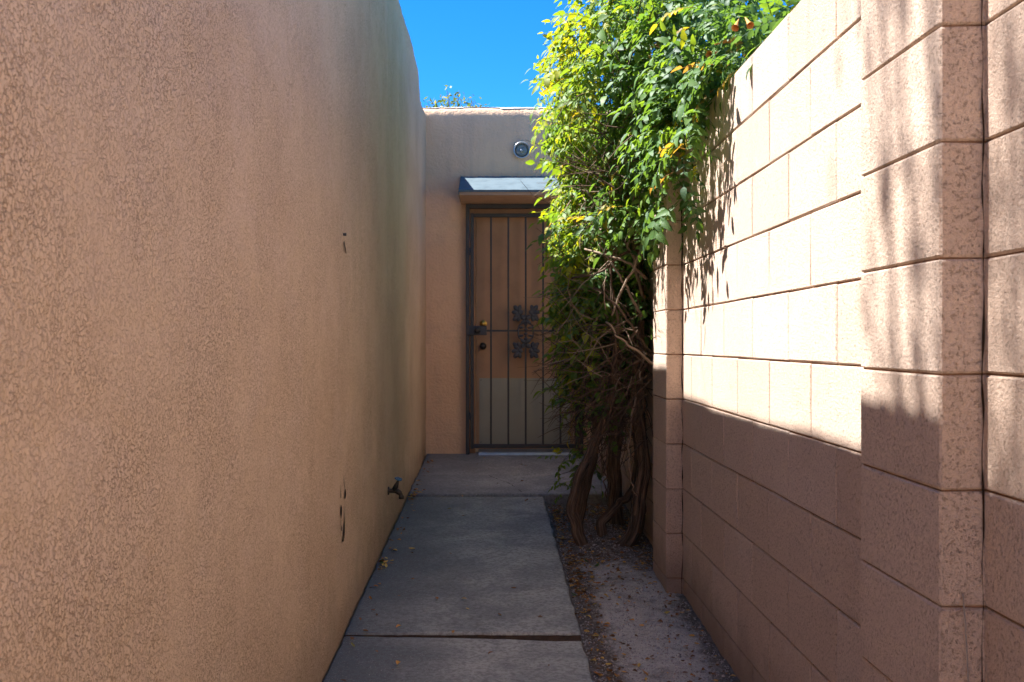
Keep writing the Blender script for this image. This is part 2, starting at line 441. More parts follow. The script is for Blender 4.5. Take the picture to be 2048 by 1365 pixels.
# ------------------------------------------------------------------ concrete path
path = empty('path', (0, 3.0, 0)); tag(path, 'grey concrete walkway of three slabs leading to the door', kind='structure')
def slab(c00, c10, c01, c11, dz00, dz10, dz01, dz11, mat, res=0.02, wob=1.0):
    # c = near-left, near-right, far-left, far-right in plan
    w = max(abs(c10[0] - c00[0]), 0.2); l = abs(c01[1] - c00[1])
    nu = int(w / res) + 1; nv = int(l / res) + 1
    e = np.array([0, 0.002, 0.006, 0.012, 0.02])
    us = np.unique(np.concatenate([e / w, np.linspace(0.03 / w, 1 - 0.03 / w, nu), 1 - e / w]))
    vs = np.unique(np.concatenate([e / l, np.linspace(0.03 / l, 1 - 0.03 / l, nv), 1 - e / l]))
    U, V = np.meshgrid(us, vs)
    def bl(a, b, c, d): return a * (1 - U) * (1 - V) + b * U * (1 - V) + c * (1 - U) * V + d * U * V
    X = bl(c00[0], c10[0], c01[0], c11[0]); Y = bl(c00[1], c10[1], c01[1], c11[1])
    Z = path_z(Y) + bl(dz00, dz10, dz01, dz11) + 0.0022 * fbm(X * 3, Y * 3, 3)
    d = np.minimum(np.minimum(U, 1 - U) * w, np.minimum(V, 1 - V) * l)
    rr = 0.012 * (1 + 0.6 * fbm(X * 9, Y * 9, 2))
    Z = Z - np.where(d < rr, rr - np.sqrt(np.maximum(rr ** 2 - (rr - d) ** 2, 0)), 0)
    X = X + 0.009 * wob * fbm(X * 7 + 3, Y * 7, 3) * (d < 0.03); Y = Y + 0.007 * wob * fbm(X * 6, Y * 6 + 9, 2) * (d < 0.05)
    P = np.stack([X, Y, Z], -1)
    # skirts
    def skirt(Q):
        B = Q.copy(); B[:, 2] -= 0.13; return B
    P = np.concatenate([skirt(P[0])[None], P, skirt(P[-1])[None]], 0)
    L = P[:, :1].copy(); Rr = P[:, -1:].copy()
    L[1:-1, :, 2] -= 0.13; Rr[1:-1, :, 2] -= 0.13
    P = np.concatenate([L, P, Rr], 1)
    return grid_mesh('concrete_slab', P, mat, path)
XR = 0.322
yd = MB(); yd.box(-12, BX - 0.004, -8.0, -0.02, -0.3, -0.012)  # unseen paving, added so sunlit ground bounces light into the alley
yo = yd.build('bounce_paving', MAT['bounce_ground']); tag(yo, 'unseen pale paving added at the alley mouth to bounce sunlight', kind='structure')
slab((-0.568, -0.01), (XR + 0.01, -0.01), (-0.568, 1.9), (XR + 0.01, 1.9), 0, 0, 0, 0, MAT['conc'], 0.1)
slab((-0.568, 1.905), (XR + 0.008, 1.905), (-0.568, 3.722), (XR + 0.004, 3.702), 0, 0, -0.004, -0.016, MAT['conc'])
slab((-0.568, 3.732), (XR + 0.001, 3.732), (-0.568, 6.450), (XR - 0.008, 6.446), 0, 0.004, -0.006, -0.006, MAT['conc'])
slab((-0.568, 6.476), (0.90, 6.476), (-0.568, 7.205), (0.90, 7.205), 0.006, 0.006, 0.004, 0.004, MAT['conc_far'])
slab((-0.568, 7.219), (0.90, 7.219), (-0.568, 8.40), (0.90, 8.40), 0.0, 0.0, 0.0, 0.0, MAT['conc_far'])
jm_ = MB(); vs = []; fs = []
for i in range(41):
    u = i / 40; x = -0.566 + (XR + 0.566) * u
    ya = 3.7205 - 0.0195 * u; yb = 3.7335
    za = path_z(ya) - 0.008 - 0.016 * u + 0.002 * float(pn(u * 20, 3.3)); zb = path_z(yb) - 0.007 + 0.003 * float(pn(u * 23, 9.3))
    vs += [(x, ya, za), (x, yb - 0.006, zb - 0.004), (x, yb - 0.0045, zb)]
for i in range(40): fs += [(3 * i, 3 * i + 3, 3 * i + 4, 3 * i + 1), (3 * i + 1, 3 * i + 4, 3 * i + 5, 3 * i + 2)]
jm_.add(vs, fs); jm_.build('joint_strip', MAT['rot'], path)
# crack across the landing
mb = MB()
cp = smooth_path([(-0.05, 7.20, 0), (0.02, 7.03, 0), (0.10, 6.86, 0), (0.14, 6.70, 0), (0.185, 6.50, 0)], 26)
vs = []; fs = []
for i, p in enumerate(cp):
    wv = 0.0022 + 0.0016 * float(pn(i * 0.7, 3.1)); jx = 0.007 * float(pn(i * 0.9, 8.8)) * 2
    z = path_z(p[1]) + 0.0052
    vs += [(p[0] + jx - wv, p[1], z), (p[0] + jx + wv, p[1], z)]
for i in range(len(cp) - 1): fs.append((2 * i, 2 * i + 1, 2 * i + 3, 2 * i + 2))
mb.add(vs, fs); mb.build('crack', MAT['void'], path)

# ------------------------------------------------------------------ left stucco building
lb = empty('stucco_building', (-2.0, 2.0, 0.0)); tag(lb, 'tall tan stucco building whose windowless wall fills the left side', 'building')
ys = [0.25, 0.3, 0.5, 0.65, 0.8]
y = 1.0
while y < 8.45:
    ys.append(y); y += max(0.0042, 0.0034 * y ** 1.15) if y < 7.3 or y > 7.75 else 0.012
ys = np.array(ys)
def top_h(y): return 3.345 - 0.185 * sstep(7.42, 7.70, y) + 0.012 * pn(y * 1.3, 4.4) + 0.010 * pn(y * 3.7, 1.4)
rr = 0.075
zs = np.concatenate([np.linspace(-0.2, 0.0, 3)[:-1], np.arange(0, 2.6, 0.0058), np.linspace(2.61, 3.05, 50)])
Yg, Sg = np.meshgrid(ys, zs)
H = top_h(Yg)
Zg = np.where(Sg < 2.2, Sg, 2.2 + (Sg - 2.2) / (3.05 - 2.2) * (H - rr - 2.2))
big = 0.010 * fbm(Yg * 0.9, Zg * 0.9, 2) + 0.004 * fbm(Yg * 5, Zg * 5, 2)
pit = fbm(Yg / 0.011, Zg / 0.015, 2)
fade = (1 - sstep(2.6, 4.5, Yg)) * sstep(0.7, 1.0, Yg)
lump = sstep(-0.30, 0.0, pit) * 0.0010 + 0.0020 * fbm(Yg / 0.055, Zg / 0.085, 2)
Xg = WX + big + lump * fade + 0.0012 * fbm(Yg * 25, Zg * 25, 2) * (1 - fade)
P = np.stack([Xg, Yg, Zg], -1)
rows = []
for a in np.linspace(0.15, 1.0, 8):
    an = a * math.pi / 2
    rows.append(np.stack([Xg[-1] - rr * (1 - math.cos(an)), ys, H[-1] - rr + rr * math.sin(an) + 0.004 * pn(ys * 20, a * 5)], -1))
rows.append(np.stack([np.full_like(ys, WX - 0.34), ys, H[-1] + 0.01], -1))
rows.append(np.stack([np.full_like(ys, WX - 0.40), ys, H[-1] - 0.04], -1))
rows.append(np.stack([np.full_like(ys, WX - 0.41), ys, np.full_like(ys, 2.85)], -1))
P = np.concatenate([P, np.array(rows)], 0)
grid_mesh('wall', P, MAT['left'], lb)
mb = MB(); mb.box(-4.2, -0.98, 0.252, 8.45, -0.2, 2.86); mb.build('roof_deck', [MAT['roof']], lb)
mb = MB()
for (a, b, c, d) in ((-4.45, -4.2, 0.25, 8.45), (-4.2, -0.61, 0.0, 0.251), (-4.2, -0.985, 8.20, 8.45)): mb.box(a, b, c, d, -0.2, 3.30)
mb.build('parapet', MAT['left'], lb)
# chips and cracks in the stucco
def wall_x(y, z): return WX + 0.010 * float(fbm(y * 0.9, z * 0.9, 2)) + 0.004 * float(fbm(y * 5, z * 5, 2))
def chip(pts, w, name='crack', proud=0.0045):
    m = MB(); vs = []; fs = []
    n = len(pts)
    for i, (yy, zz) in enumerate(pts):
        d = np.array(pts[min(i + 1, n - 1)]) - np.array(pts[max(i - 1, 0)]); d = d / (np.linalg.norm(d) + 1e-9)
        ww = w[i] if hasattr(w, '__len__') else w * (0.6 + 0.8 * random.random())
        nx, nz = -d[1] * ww, d[0] * ww
        xx = wall_x(yy, zz) + proud
        vs += [(xx, yy + nx, zz + nz), (xx, yy - nx, zz - nz)]
    for i in range(n - 1): fs.append((2 * i, 2 * i + 1, 2 * i + 3, 2 * i + 2))
    m.add(vs, fs); return m.build(name, MAT['void'], lb)
def sub(pts, n): return [tuple(p[:2]) for p in smooth_path([(a, b, 0) for a, b in pts], n)]
cy, cz = 3.735, 0.60
chip(sub([(3.66, 0.705), (3.67, 0.66), (3.676, 0.655)], 6), [0.001, 0.003, 0.005, 0.006, 0.004, 0.002, 0.001])
chip(sub([(3.675, 0.628), (3.683, 0.60), (3.68, 0.575)], 6), [0.002, 0.010, 0.016, 0.017, 0.015, 0.008, 0.002])
chip(sub([(3.685, 0.57), (3.69, 0.545), (3.695, 0.53), (3.70, 0.515)], 8), [0.002, 0.0015, 0.002, 0.006, 0.012, 0.008, 0.002, 0.0015, 0.001])
chip(sub([(3.70, 0.51), (3.71, 0.49), (3.735, 0.482), (3.755, 0.495), (3.768, 0.53), (3.772, 0.58), (3.772, 0.625)], 20), [0.0015, 0.002, 0.004, 0.005, 0.004, 0.0025, 0.003, 0.004, 0.005, 0.008, 0.012, 0.014, 0.013, 0.012, 0.011, 0.009, 0.006, 0.004, 0.003, 0.002, 0.001])
chip(sub([(3.765, 0.635), (3.782, 0.655), (3.785, 0.672)], 6), [0.002, 0.010, 0.014, 0.016, 0.012, 0.008, 0.002])
chip(sub([(3.772, 0.675), (3.75, 0.70), (3.742, 0.73)], 6), [0.002, 0.002, 0.003, 0.004, 0.003, 0.002, 0.001])
chip(sub([(3.765, 1.612), (3.80, 1.582), (3.815, 1.572)], 6), [0.004, 0.006, 0.007, 0.007, 0.007, 0.006, 0.003])
chip(sub([(3.762, 1.612), (3.758, 1.575), (3.760, 1.555)], 5), [0.003, 0.003, 0.002, 0.0015, 0.001, 0.0007])
mb = MB(); wx = wall_x(3.77, 1.638); mb.tube([(wx - 0.004, 3.772, 1.640), (wx + 0.012, 3.772, 1.640)], [0.005, 0.006], 8); mb.build('nail', MAT['iron'], lb)

# ------------------------------------------------------------------ house at the end of the alley
hs = empty('stucco_house', (0.4, BY, 0.3)); tag(hs, 'brown stucco house at the end of the alley with barred door', 'house')
OX0, OX1, OZ1 = -0.230, 0.720, 2.368
xs = np.unique(np.round(np.concatenate([np.arange(-0.70, 1.0, 0.010), [OX0, OX1], np.linspace(1.05, 4.5, 20)]), 4))
zz = np.unique(np.round(np.concatenate([np.arange(0.05, 3.10, 0.010), [OZ1]]), 4))
Xh, Zh = np.meshgrid(xs, zz)
dO = np.maximum(np.maximum(OX0 - Xh, Xh - OX1), Zh - OZ1)
soft = sstep(0, 0.05, np.abs(dO))
Yh = BY + (-0.007 * fbm(Xh * 1.4, Zh * 1.4, 2) - 0.004 * fbm(Xh * 6, Zh * 6, 3) - 0.0015 * fbm(Xh * 30, Zh * 30, 2)) * soft
P = np.stack([Xh, Yh, Zh], -1)
rows = []
Ht = 3.192 + 0.008 * pn(xs * 2.5, 2.2) + 0.004 * pn(xs * 9, 7.2)
for a in np.linspace(0.15, 1.0, 6):
    an = a * math.pi / 2
    rows.append(np.stack([xs, Yh[-1] + 0.05 * (1 - math.cos(an)), 3.10 + (Ht - 3.10) * math.sin(an)], -1))
rows.append(np.stack([xs, np.full_like(xs, BY + 0.35), Ht], -1))
rows.append(np.stack([xs, np.full_like(xs, BY + 0.36), np.full_like(xs, 2.8)], -1))
nz0 = len(zz)
P = np.concatenate([P, np.array(rows)], 0)
keep = np.ones((P.shape[0] - 1, P.shape[1] - 1), bool)
xm = (xs[1:] + xs[:-1]) / 2; zm = (zz[1:] + zz[:-1]) / 2
keep[:nz0 - 1] = ~((xm[None] > OX0) & (xm[None] < OX1) & (zm[:, None] < OZ1))
grid_mesh('wall', P, MAT['back'], hs, keep=keep)
mb = MB()
mb.box(OX0 - 0.02, OX0, BY + 0.001, 8.5, 0.2, OZ1 + 0.02); mb.box(OX1, OX1 + 0.02, BY + 0.001, 8.5, 0.2, OZ1 + 0.02); mb.box(OX0, OX1, BY + 0.001, 8.5, OZ1, OZ1 + 0.02)
mb.build('door_reveal', MAT['back'], hs)
mb = MB(); mb.box(-0.69, 4.5, BY + 0.37, 13.0, 0.0, 2.95); mb.box(-0.69, 4.5, 12.98, 13.2, 0.0, 3.19); mb.build('roof_deck', MAT['roof'], hs)
# white coating lapped over the parapet edge
Pc = []
lap = 0.70 + 0.16 * fbm(xs * 3.0, xs * 0 + 1.5, 2) + 0.10 * fbm(xs * 13, xs * 0 + 6.5, 2)
lap = lap + 0.10 * (xs < 0.05)
for a in np.linspace(0, 1, 6):
    an = np.clip(lap + (1 - lap) * a, 0.12, 1) * math.pi / 2
    Pc.append(np.stack([xs, BY - 0.004 + 0.05 * (1 - np.cos(an)) + Yh[-1] - BY, 3.10 + (Ht - 3.10 + 0.006) * np.sin(an)], -1))
Pc.append(np.stack([xs, np.full_like(xs, BY + 0.34), Ht + 0.007], -1))
grid_mesh('parapet_coating', np.array(Pc), MAT['white'], hs)

# door with its jamb
jm = MB()
jm.box(OX0 + 0.002, -0.165, 8.310, 8.40, 0.27, 2.366); jm.box(0.665, OX1 - 0.002, 8.310, 8.40, 0.27, 2.366); jm.box(-0.165, 0.665, 8.312, 8.40, 2.300, 2.366)
jm.build('door_jamb', MAT['jamb'], hs, bevel=0.004)
dm = MB(); dm.box(-0.160, 0.660, 8.345, 8.39, 0.335, 2.296); door = dm.build('door', MAT['door'], hs, bevel=0.003)
tag(door, 'flat brown door behind the iron bars')
km = MB(); km.box(-0.132, 0.632, 8.3415, 8.344, 0.375, 0.928); kick = km.build('kick_plate', MAT['kick'], door)
for (sx, sz) in ((-0.118, 0.912), (0.25, 0.912), (0.618, 0.912), (-0.118, 0.39), (0.618, 0.39)):
    m = MB(); m.tube([(sx, 8.3415, sz), (sx, 8.339, sz)], 0.004, 8); m.build('screw', MAT['iron2'], door)
def lathe(prof, c, axis_y=-1, n=20):
    # prof: list of (distance along -y, radius)
    vs = []; fs = []
    for d, r in prof:
        for k in range(n):
            a = 2 * math.pi * k / n; vs.append((c[0] + r * math.cos(a), c[1] + axis_y * d, c[2] + r * math.sin(a)))
    for i in range(len(prof) - 1):
        for k in range(n):
            k2 = (k + 1) % n; fs.append((i * n + k, i * n + k2, (i + 1) * n + k2, (i + 1) * n + k))
    fs.append(tuple(range((len(prof) - 1) * n, len(prof) * n)))
    return vs, fs
m = MB(); m.add(*lathe([(0, 0.031), (0.006, 0.031), (0.010, 0.026), (0.010, 0.018), (0.02, 0.017), (0.022, 0.012)], (-0.098, 8.345, 1.385))); m.build('deadbolt', MAT['brass'], door, smooth=True)
m = MB(); m.add(*lathe([(0, 0.030), (0.005, 0.030), (0.008, 0.014), (0.022, 0.012), (0.028, 0.022), (0.040, 0.028), (0.050, 0.025), (0.056, 0.014)], (-0.100, 8.345, 1.197))); m.build('knob', MAT['knob'], door, smooth=True)
tm = MB(); tm.add([(-0.135, 8.16, 0.300), (0.635, 8.16, 0.300), (0.635, 8.17, 0.322), (-0.135, 8.17, 0.322), (-0.135, 8.345, 0.331), (0.635, 8.345, 0.331)], [(0, 1, 2, 3), (3, 2, 5, 4)])
tm.build('threshold', MAT['alu'], hs)

# barred security gate
gt_m = MB()
for (a, b, c, d) in ((OX0 - 0.012, OX0 + 0.018, 0.302, 2.376), (OX1 - 0.018, OX1 + 0.012, 0.302, 2.376)): gt_m.box(a, b, 8.215, 8.262, c, d)
gt_m.box(OX0 + 0.018, OX1 - 0.018, 8.215, 8.262, 2.340, 2.376)
gate = gt_m.build('security_gate', MAT['iron'], hs, bevel=0.003); tag(gate, 'black iron barred security gate over the door')
GYc = 8.236
lf = MB()
lf.box(-0.205, -0.176, 8.222, 8.250, 0.345, 2.300); lf.box(0.666, 0.695, 8.222, 8.250, 0.345, 2.300)
lf.box(-0.176, 0.666, 8.222, 8.250, 2.268, 2.298); lf.box(-0.176, 0.666, 8.222, 8.250, 0.352, 0.384)
lf.build('leaf_frame', MAT['iron'], gate, bevel=0.003)
for i in range(5):
    bx = -0.033 + i * 0.1440
    m = MB(); m.box(bx - 0.0075, bx + 0.0075, GYc - 0.0075, GYc + 0.0075, 0.384, 2.268); m.build('bar', MAT['iron'], gate, bevel=0.002)
m = MB(); m.box(-0.176, 0.666, GYc - 0.005, GYc + 0.009, 1.318, 1.333); m.build('cross_bar', MAT['iron'], gate)
m = MB(); m.box(-0.240, -0.068, 8.200, 8.2215, 1.288, 1.366); lk = m.build('lock_box', MAT['iron2'], gate, bevel=0.004)
m = MB(); m.add(*lathe([(0, 0.026), (0.008, 0.026), (0.012, 0.018), (0.028, 0.020), (0.034, 0.026), (0.048, 0.024), (0.052, 0.014)], (-0.146, 8.200, 1.328))); m.build('lock_knob', MAT['knob'], gate, smooth=True)
for hz in (1.98, 0.62):
    m = MB(); m.tube([(-0.212, 8.213, hz - 0.03), (-0.212, 8.213, hz + 0.03)], 0.008, 8); m.build('pivot', MAT['iron2'], gate)
# cast scroll ornament
om = MB()
OCX, OCZ, OY = 0.255, 1.318, 8.222
def blob(x, z, rx, rz, ang, d=0.010):
    vs = []; fs = []; n = 10
    for ring, (s, yy) in enumerate(((1.0, 0.002), (0.8, -d * 0.7), (0.35, -d))):
        for k in range(n):
            a = 2 * math.pi * k / n; px = rx * s * math.cos(a); pz = rz * s * math.sin(a)
            vs.append((OCX + x + px * math.cos(ang) - pz * math.sin(ang), OY + yy, OCZ + z + px * math.sin(ang) + pz * math.cos(ang)))
    for i in range(2):
        for k in range(n):
            k2 = (k + 1) % n; fs.append((i * n + k, (i + 1) * n + k, (i + 1) * n + k2, i * n + k2))
    fs.append(tuple(range(2 * n, 3 * n))); fs.append(tuple(reversed(range(n))))
    om.add(vs, fs)
for sx in (-1, 1):
    for sz in (-1, 1):
        arm = smooth_path([(0.008 * sx, 0.08 * sz, 0), (0.03 * sx, 0.125 * sz, 0), (0.062 * sx, 0.165 * sz, 0), (0.080 * sx, 0.190 * sz, 0)], 8)
        om.tube([(OCX + p[0], OY, OCZ + p[1]) for p in arm], 0.007, 6)
        for (x, z, rx, rz, an) in ((0.078, 0.192, 0.026, 0.013, 0.9), (0.052, 0.192, 0.024, 0.012, 1.8), (0.088, 0.160, 0.024, 0.012, 0.1), (0.045, 0.158, 0.020, 0.013, 2.2), (0.072, 0.132, 0.024, 0.012, -0.3), (0.088, 0.108, 0.020, 0.011, -0.7), (0.058, 0.108, 0.020, 0.011, -1.3), (0.022, 0.118, 0.018, 0.013, 0.5), (0.020, 0.080, 0.020, 0.010, -0.4)):
            blob(x * sx, z * sz, rx * 1.3, rz * 1.55, an if sx * sz > 0 else math.pi - an)
    om.tube([(OCX + sx * p[0], OY, OCZ + p[1]) for p in smooth_path([(0.012, 0.075, 0), (0.055, 0.05, 0), (0.062, 0.0, 0), (0.055, -0.05, 0), (0.012, -0.075, 0)], 14)], 0.007, 6)
    for z in (0.034, -0.034): blob(0.040 * sx, z, 0.024, 0.011, 0.15 * sx * (1 if z > 0 else -1))
for z in (0.06, 0.018, -0.018, -0.06): blob(0, z, 0.017, 0.012, 0)
orn = om.build('ornament', MAT['iron2'], gate, smooth=False)

# awning over the door
aw = MB()
AX0, AX1, AY0, ZT, ZF = -0.285, 0.775, 7.80, 2.612, 2.425
def awn(n=22):
    vs = []; fs = []
    nx = 40
    for j in range(n + 1):
        for i in range(nx + 1):
            u = i / nx; v = j / n
            vs.append((AX0 + (AX1 - AX0) * u, AY0 + (BY - 0.004 - AY0) * v, ZF + (ZT - ZF) * v + 0.004 * float(pn(u * 7, v * 3)) + (0.003 * float(pn(u * 31, 3)) if j == n else 0)))
    for j in range(n):
        for i in range(nx): fs.append((j * (nx + 1) + i, j * (nx + 1) + i + 1, (j + 1) * (nx + 1) + i + 1, (j + 1) * (nx + 1) + i))
    return vs, fs
sm = MB()
z0 = 2.388
sm.add([(AX0 + 0.004, AY0 + 0.004, z0), (AX1 - 0.004, AY0 + 0.004, z0), (AX1 - 0.004, BY - 0.003, z0 - 0.012), (AX0 + 0.004, BY - 0.003, z0 - 0.012), (AX0 + 0.004, AY0 + 0.004, ZF - 0.004), (AX1 - 0.004, AY0 + 0.004, ZF - 0.004), (AX1 - 0.004, BY - 0.003, ZT - 0.008), (AX0 + 0.004, BY - 0.003, ZT - 0.008)],
       [(0, 3, 2, 1), (0, 1, 5, 4), (0, 4, 7, 3), (1, 2, 6, 5), (4, 5, 6, 7)])
awo = sm.build('awning', MAT['soffit'], hs); tag(awo, 'shallow sloping awning with a pale blue weathered top')
aw.add(*awn()); aw.build('awning_top', MAT['awning'], awo, smooth=True)
fl = MB(); fl.box(AX0 - 0.003, AX1 + 0.003, AY0 - 0.003, AY0 + 0.001, ZF - 0.014, ZF + 0.004); fl.box(AX0 - 0.003, AX0 + 0.001, AY0 + 0.0012, BY - 0.004, ZF - 0.03, ZF + 0.002)
# left cheek closes the wedge in painted metal
fl.add([(AX0 - 0.002, AY0, ZF - 0.012), (AX0 - 0.002, BY - 0.004, ZF - 0.012), (AX0 - 0.002, BY - 0.004, ZT + 0.002), (AX0 - 0.002, AY0, ZF + 0.002)], [(0, 1, 2, 3)])
fl.build('drip_edge', MAT['awning'], awo)

# round lamp above the awning
lx, lz = 0.222, 2.828
lp = empty('wall_lamp', (lx, BY, lz)); tag(lp, 'round recessed wall lamp with grey ring above the awning', 'lamp')
m = MB(); m.add(*lathe([(-0.005, 0.066), (0.022, 0.070), (0.030, 0.069), (0.032, 0.064), (0.024, 0.058), (0.004, 0.055)], (lx, BY, lz), n=36)); m.f.pop(); m.mi.pop(); m.build('ring', MAT['ring'], lp, smooth=True)
m = MB(); m.add(*lathe([(0.004, 0.058), (0.002, 0.04), (0.0, 0.012)], (lx, BY - 0.003, lz), n=30)); m.build('reflector', MAT['lampin'], lp, smooth=True)
m = MB(); m.add(*lathe([(0.008, 0.052), (0.014, 0.044), (0.017, 0.036), (0.016, 0.034), (0.021, 0.020), (0.022, 0.008)], (lx, BY - 0.003, lz), n=30)); m.build('lens', MAT['lens'], lp, smooth=True)
m = MB(); m.add(*lathe([(0.022, 0.011), (0.030, 0.012), (0.036, 0.007)], (lx - 0.004, BY - 0.003, lz - 0.004), n=14)); m.build('bulb', MAT['ring'], lp, smooth=True)

# ------------------------------------------------------------------ unseen house added behind the viewpoint to block low sky
rh = empty('sky_block_house', (-1.0, -8.0, 0)); tag(rh, 'unseen tan stucco house, added behind the viewpoint to block low sky', 'house')
m = MB(); m.box(-14, 9, -13, -8.0, -0.2, 4.6); m.box(-14, 9, -8.3, -7.95, 4.602, 5.0); m.build('wall', MAT['back'], rh, bevel=0.04)
m = MB(); m.box(-0.5, 0.5, -8.0, -7.96, -0.012, 2.1); m.build('door', MAT['door'], rh, bevel=0.01)
for wx_ in (-9, -5, 4):
    m = MB(); m.box(wx_ - 0.7, wx_ + 0.7, -8.0, -7.94, 0.9, 2.2); w_o = m.build('window', MAT['jamb'], rh, bevel=0.01)
    m = MB(); m.box(wx_ - 0.62, wx_ + 0.62, -7.95, -7.93, 0.98, 2.12); m.build('pane', MAT['glass'], w_o)

# ------------------------------------------------------------------ block wall with pilasters
bw = empty('block_wall', (BX + 0.1, 3.0, 0.0)); tag(bw, 'pinkish painted concrete block wall with pilasters on the right', 'wall')
ZB = -0.225; NC = 12; CH = 0.2
core = MB(); core.box(BX + 0.008, BX + 0.1785, -8.0, BY - 0.006, -0.25, 2.168)
for py in (1.703, 4.43, 7.16, -1.02): core.box(PX + 0.007, BX + 0.05, py + 0.008, py + 0.372, -0.25, 2.166)
core.build('mortar', MAT['mortar'], bw)
def block_mesh(lx_, ly_, lz_, seed):
    bm = bmesh.new(); bmesh.ops.create_cube(bm, size=1)
    for v in bm.verts: v.co = Vector((v.co.x * lx_, v.co.y * ly_, v.co.z * lz_))
    bmesh.ops.bevel(bm, geom=list(bm.edges), offset=0.0035, segments=1, affect='EDGES')
    rs = random.Random(seed)
    for v in bm.verts: v.co += Vector((rs.uniform(-1, 1), rs.uniform(-1, 1), rs.uniform(-1, 1))) * 0.0011
    me = bpy.data.meshes.new('block'); bm.to_mesh(me); bm.free(); me.materials.append(MAT['block']); return me
cache = {}
def block(x, y, z, dx, dy, dz):
    k = (round(dx, 3), round(dy, 3), round(dz, 3)); v = random.randrange(4)
    if (k, v) not in cache: cache[(k, v)] = block_mesh(dx, dy, dz, hash((k, v)) & 0xffff)
    o = bpy.data.objects.new('block', cache[(k, v)]); link(o, bw)
    o.location = Vector((x + random.uniform(-1, 1) * 0.0005, y, z)) - bw.location
    o.rotation_euler = (0, 0, random.choice((0, math.pi)) if False else random.uniform(-1, 1) * 0.0008)
TH = 0.186
for k in range(NC):
    z0 = ZB + CH * k; zc = z0 + CH / 2
    y0 = 2.642 if k % 2 == 0 else 2.442
    j = []
    q = y0 - 0.4 * 4
    while q < BY: j.append(1.85 if abs(q - 1.642) < 0.01 else q); q += 0.4
    j.append(BY - 0.002)
    for a, b in zip(j[:-1], j[1:]):
        if b - a < 0.06: continue
        block(BX + TH / 2, (a + b) / 2, zc, TH, (b - a) - 0.0075, CH - 0.0042)
    for py in (1.703, 4.43, 7.16):
        block((PX + BX) / 2 + 0.006, py + 0.186, zc, BX - PX + 0.012, 0.372, CH - 0.0042)
mb = MB()
for k in range(NC):
    z0 = ZB + CH * k
    q = (2.642 if k % 2 == 0 else 2.442) - 1.6 - 0.4
    while q > -8: mb.box(BX, BX + TH, q + 0.002, q + 0.398, z0 + 0.004, z0 + CH - 0.004); q -= 0.4
o = mb.build('block_run', MAT['block'], bw, bevel=0); tag(o, kind='stuff')
# dark open joints where the pilasters meet the wall
for py in (1.703, 4.43):
    m = MB(); vs = []; fs = []
    zs_ = np.linspace(0.0, 2.16, 90)
    for z in zs_:
        w_ = max(0.0003, 0.0012 + 0.0030 * float(pn(z * 17, py)) + 0.004 * max(0, float(pn(z * 6, py + 4))))
        c_ = BX - 0.0045 + 0.006 * float(pn(z * 11, py + 2))
        vs += [(c_ - w_, py - 0.0035, z), (c_ + w_, py - 0.0035, z)]
    for i in range(len(zs_) - 1): fs.append((2 * i, 2 * i + 1, 2 * i + 3, 2 * i + 2))
    m.add(vs, fs); m.build('joint_crack', MAT['void'], bw)

# loose wire on the near pilaster
lw = MB()
lw.tube(smooth_path([(0.800, 1.696, 0.80), (0.803, 1.692, 0.74), (0.806, 1.690, 0.66), (0.812, 1.690, 0.58), (0.815, 1.690, 0.45), (0.818, 1.688, 0.30), (0.815, 1.680, 0.03)], 30), 0.0013, 5)
lwo = lw.build('loose_wire', MAT['wire']); tag(lwo, 'thin pale wire hanging down the near pilaster end', 'wire')

# ------------------------------------------------------------------ spigot
sy, sz = 5.33, 0.435
sxw = wall_x(sy, sz)
sp = empty('garden_spigot', (sxw, sy, sz - 0.06)); tag(sp, 'dark old garden spigot with blue handle low on stucco wall', 'spigot')
m = MB()
m.tube([(sxw - 0.01, sy, sz), (sxw + 0.008, sy, sz)], 0.030, 14); m.build('flange', MAT['pipe'], sp)
m = MB()
m.tube(smooth_path([(sxw, sy, sz), (sxw + 0.035, sy, sz), (sxw + 0.065, sy, sz - 0.004), (sxw + 0.088, sy, sz - 0.022), (sxw + 0.095, sy, sz - 0.050)], 16), [0.016] * 8 + [0.019] * 4 + [0.015] * 3 + [0.018] * 2, 12)
m.tube([(sxw + 0.095, sy, sz - 0.035), (sxw + 0.095, sy, sz - 0.058)], 0.019, 12)
m.build('body', MAT['pipe'], sp, smooth=True)
m = MB()
m.tube([(sxw + 0.045, sy, sz + 0.005), (sxw + 0.058, sy - 0.004, sz + 0.035), (sxw + 0.066, sy - 0.006, sz + 0.055), (sxw + 0.075, sy - 0.008, sz + 0.082)], [0.020, 0.018, 0.012, 0.006], 10); m.build('bonnet', MAT['pipe'], sp, smooth=True)
m = MB()
hc = Vector((sxw + 0.076, sy - 0.008, sz + 0.086)); ax = Vector((0.25, -0.2, 0.95)).normalized(); e1 = ax.cross(Vector((0, 1, 0))).normalized(); e2 = ax.cross(e1)
ring = [hc + (e1 * math.cos(a) + e2 * math.sin(a)) * (0.022 + 0.003 * math.cos(5 * a)) for a in np.linspace(0, 2 * math.pi, 31)]
m.tube(ring, 0.0055, 8)
for a in np.linspace(0, 2 * math.pi, 6)[:-1]: m.tube([hc, hc + (e1 * math.cos(a) + e2 * math.sin(a)) * 0.022], 0.004, 6)
m.build('handle', MAT['blue'], sp, smooth=True)
sp.scale = (0.75, 0.75, 0.75); sp.location.z += 0.012

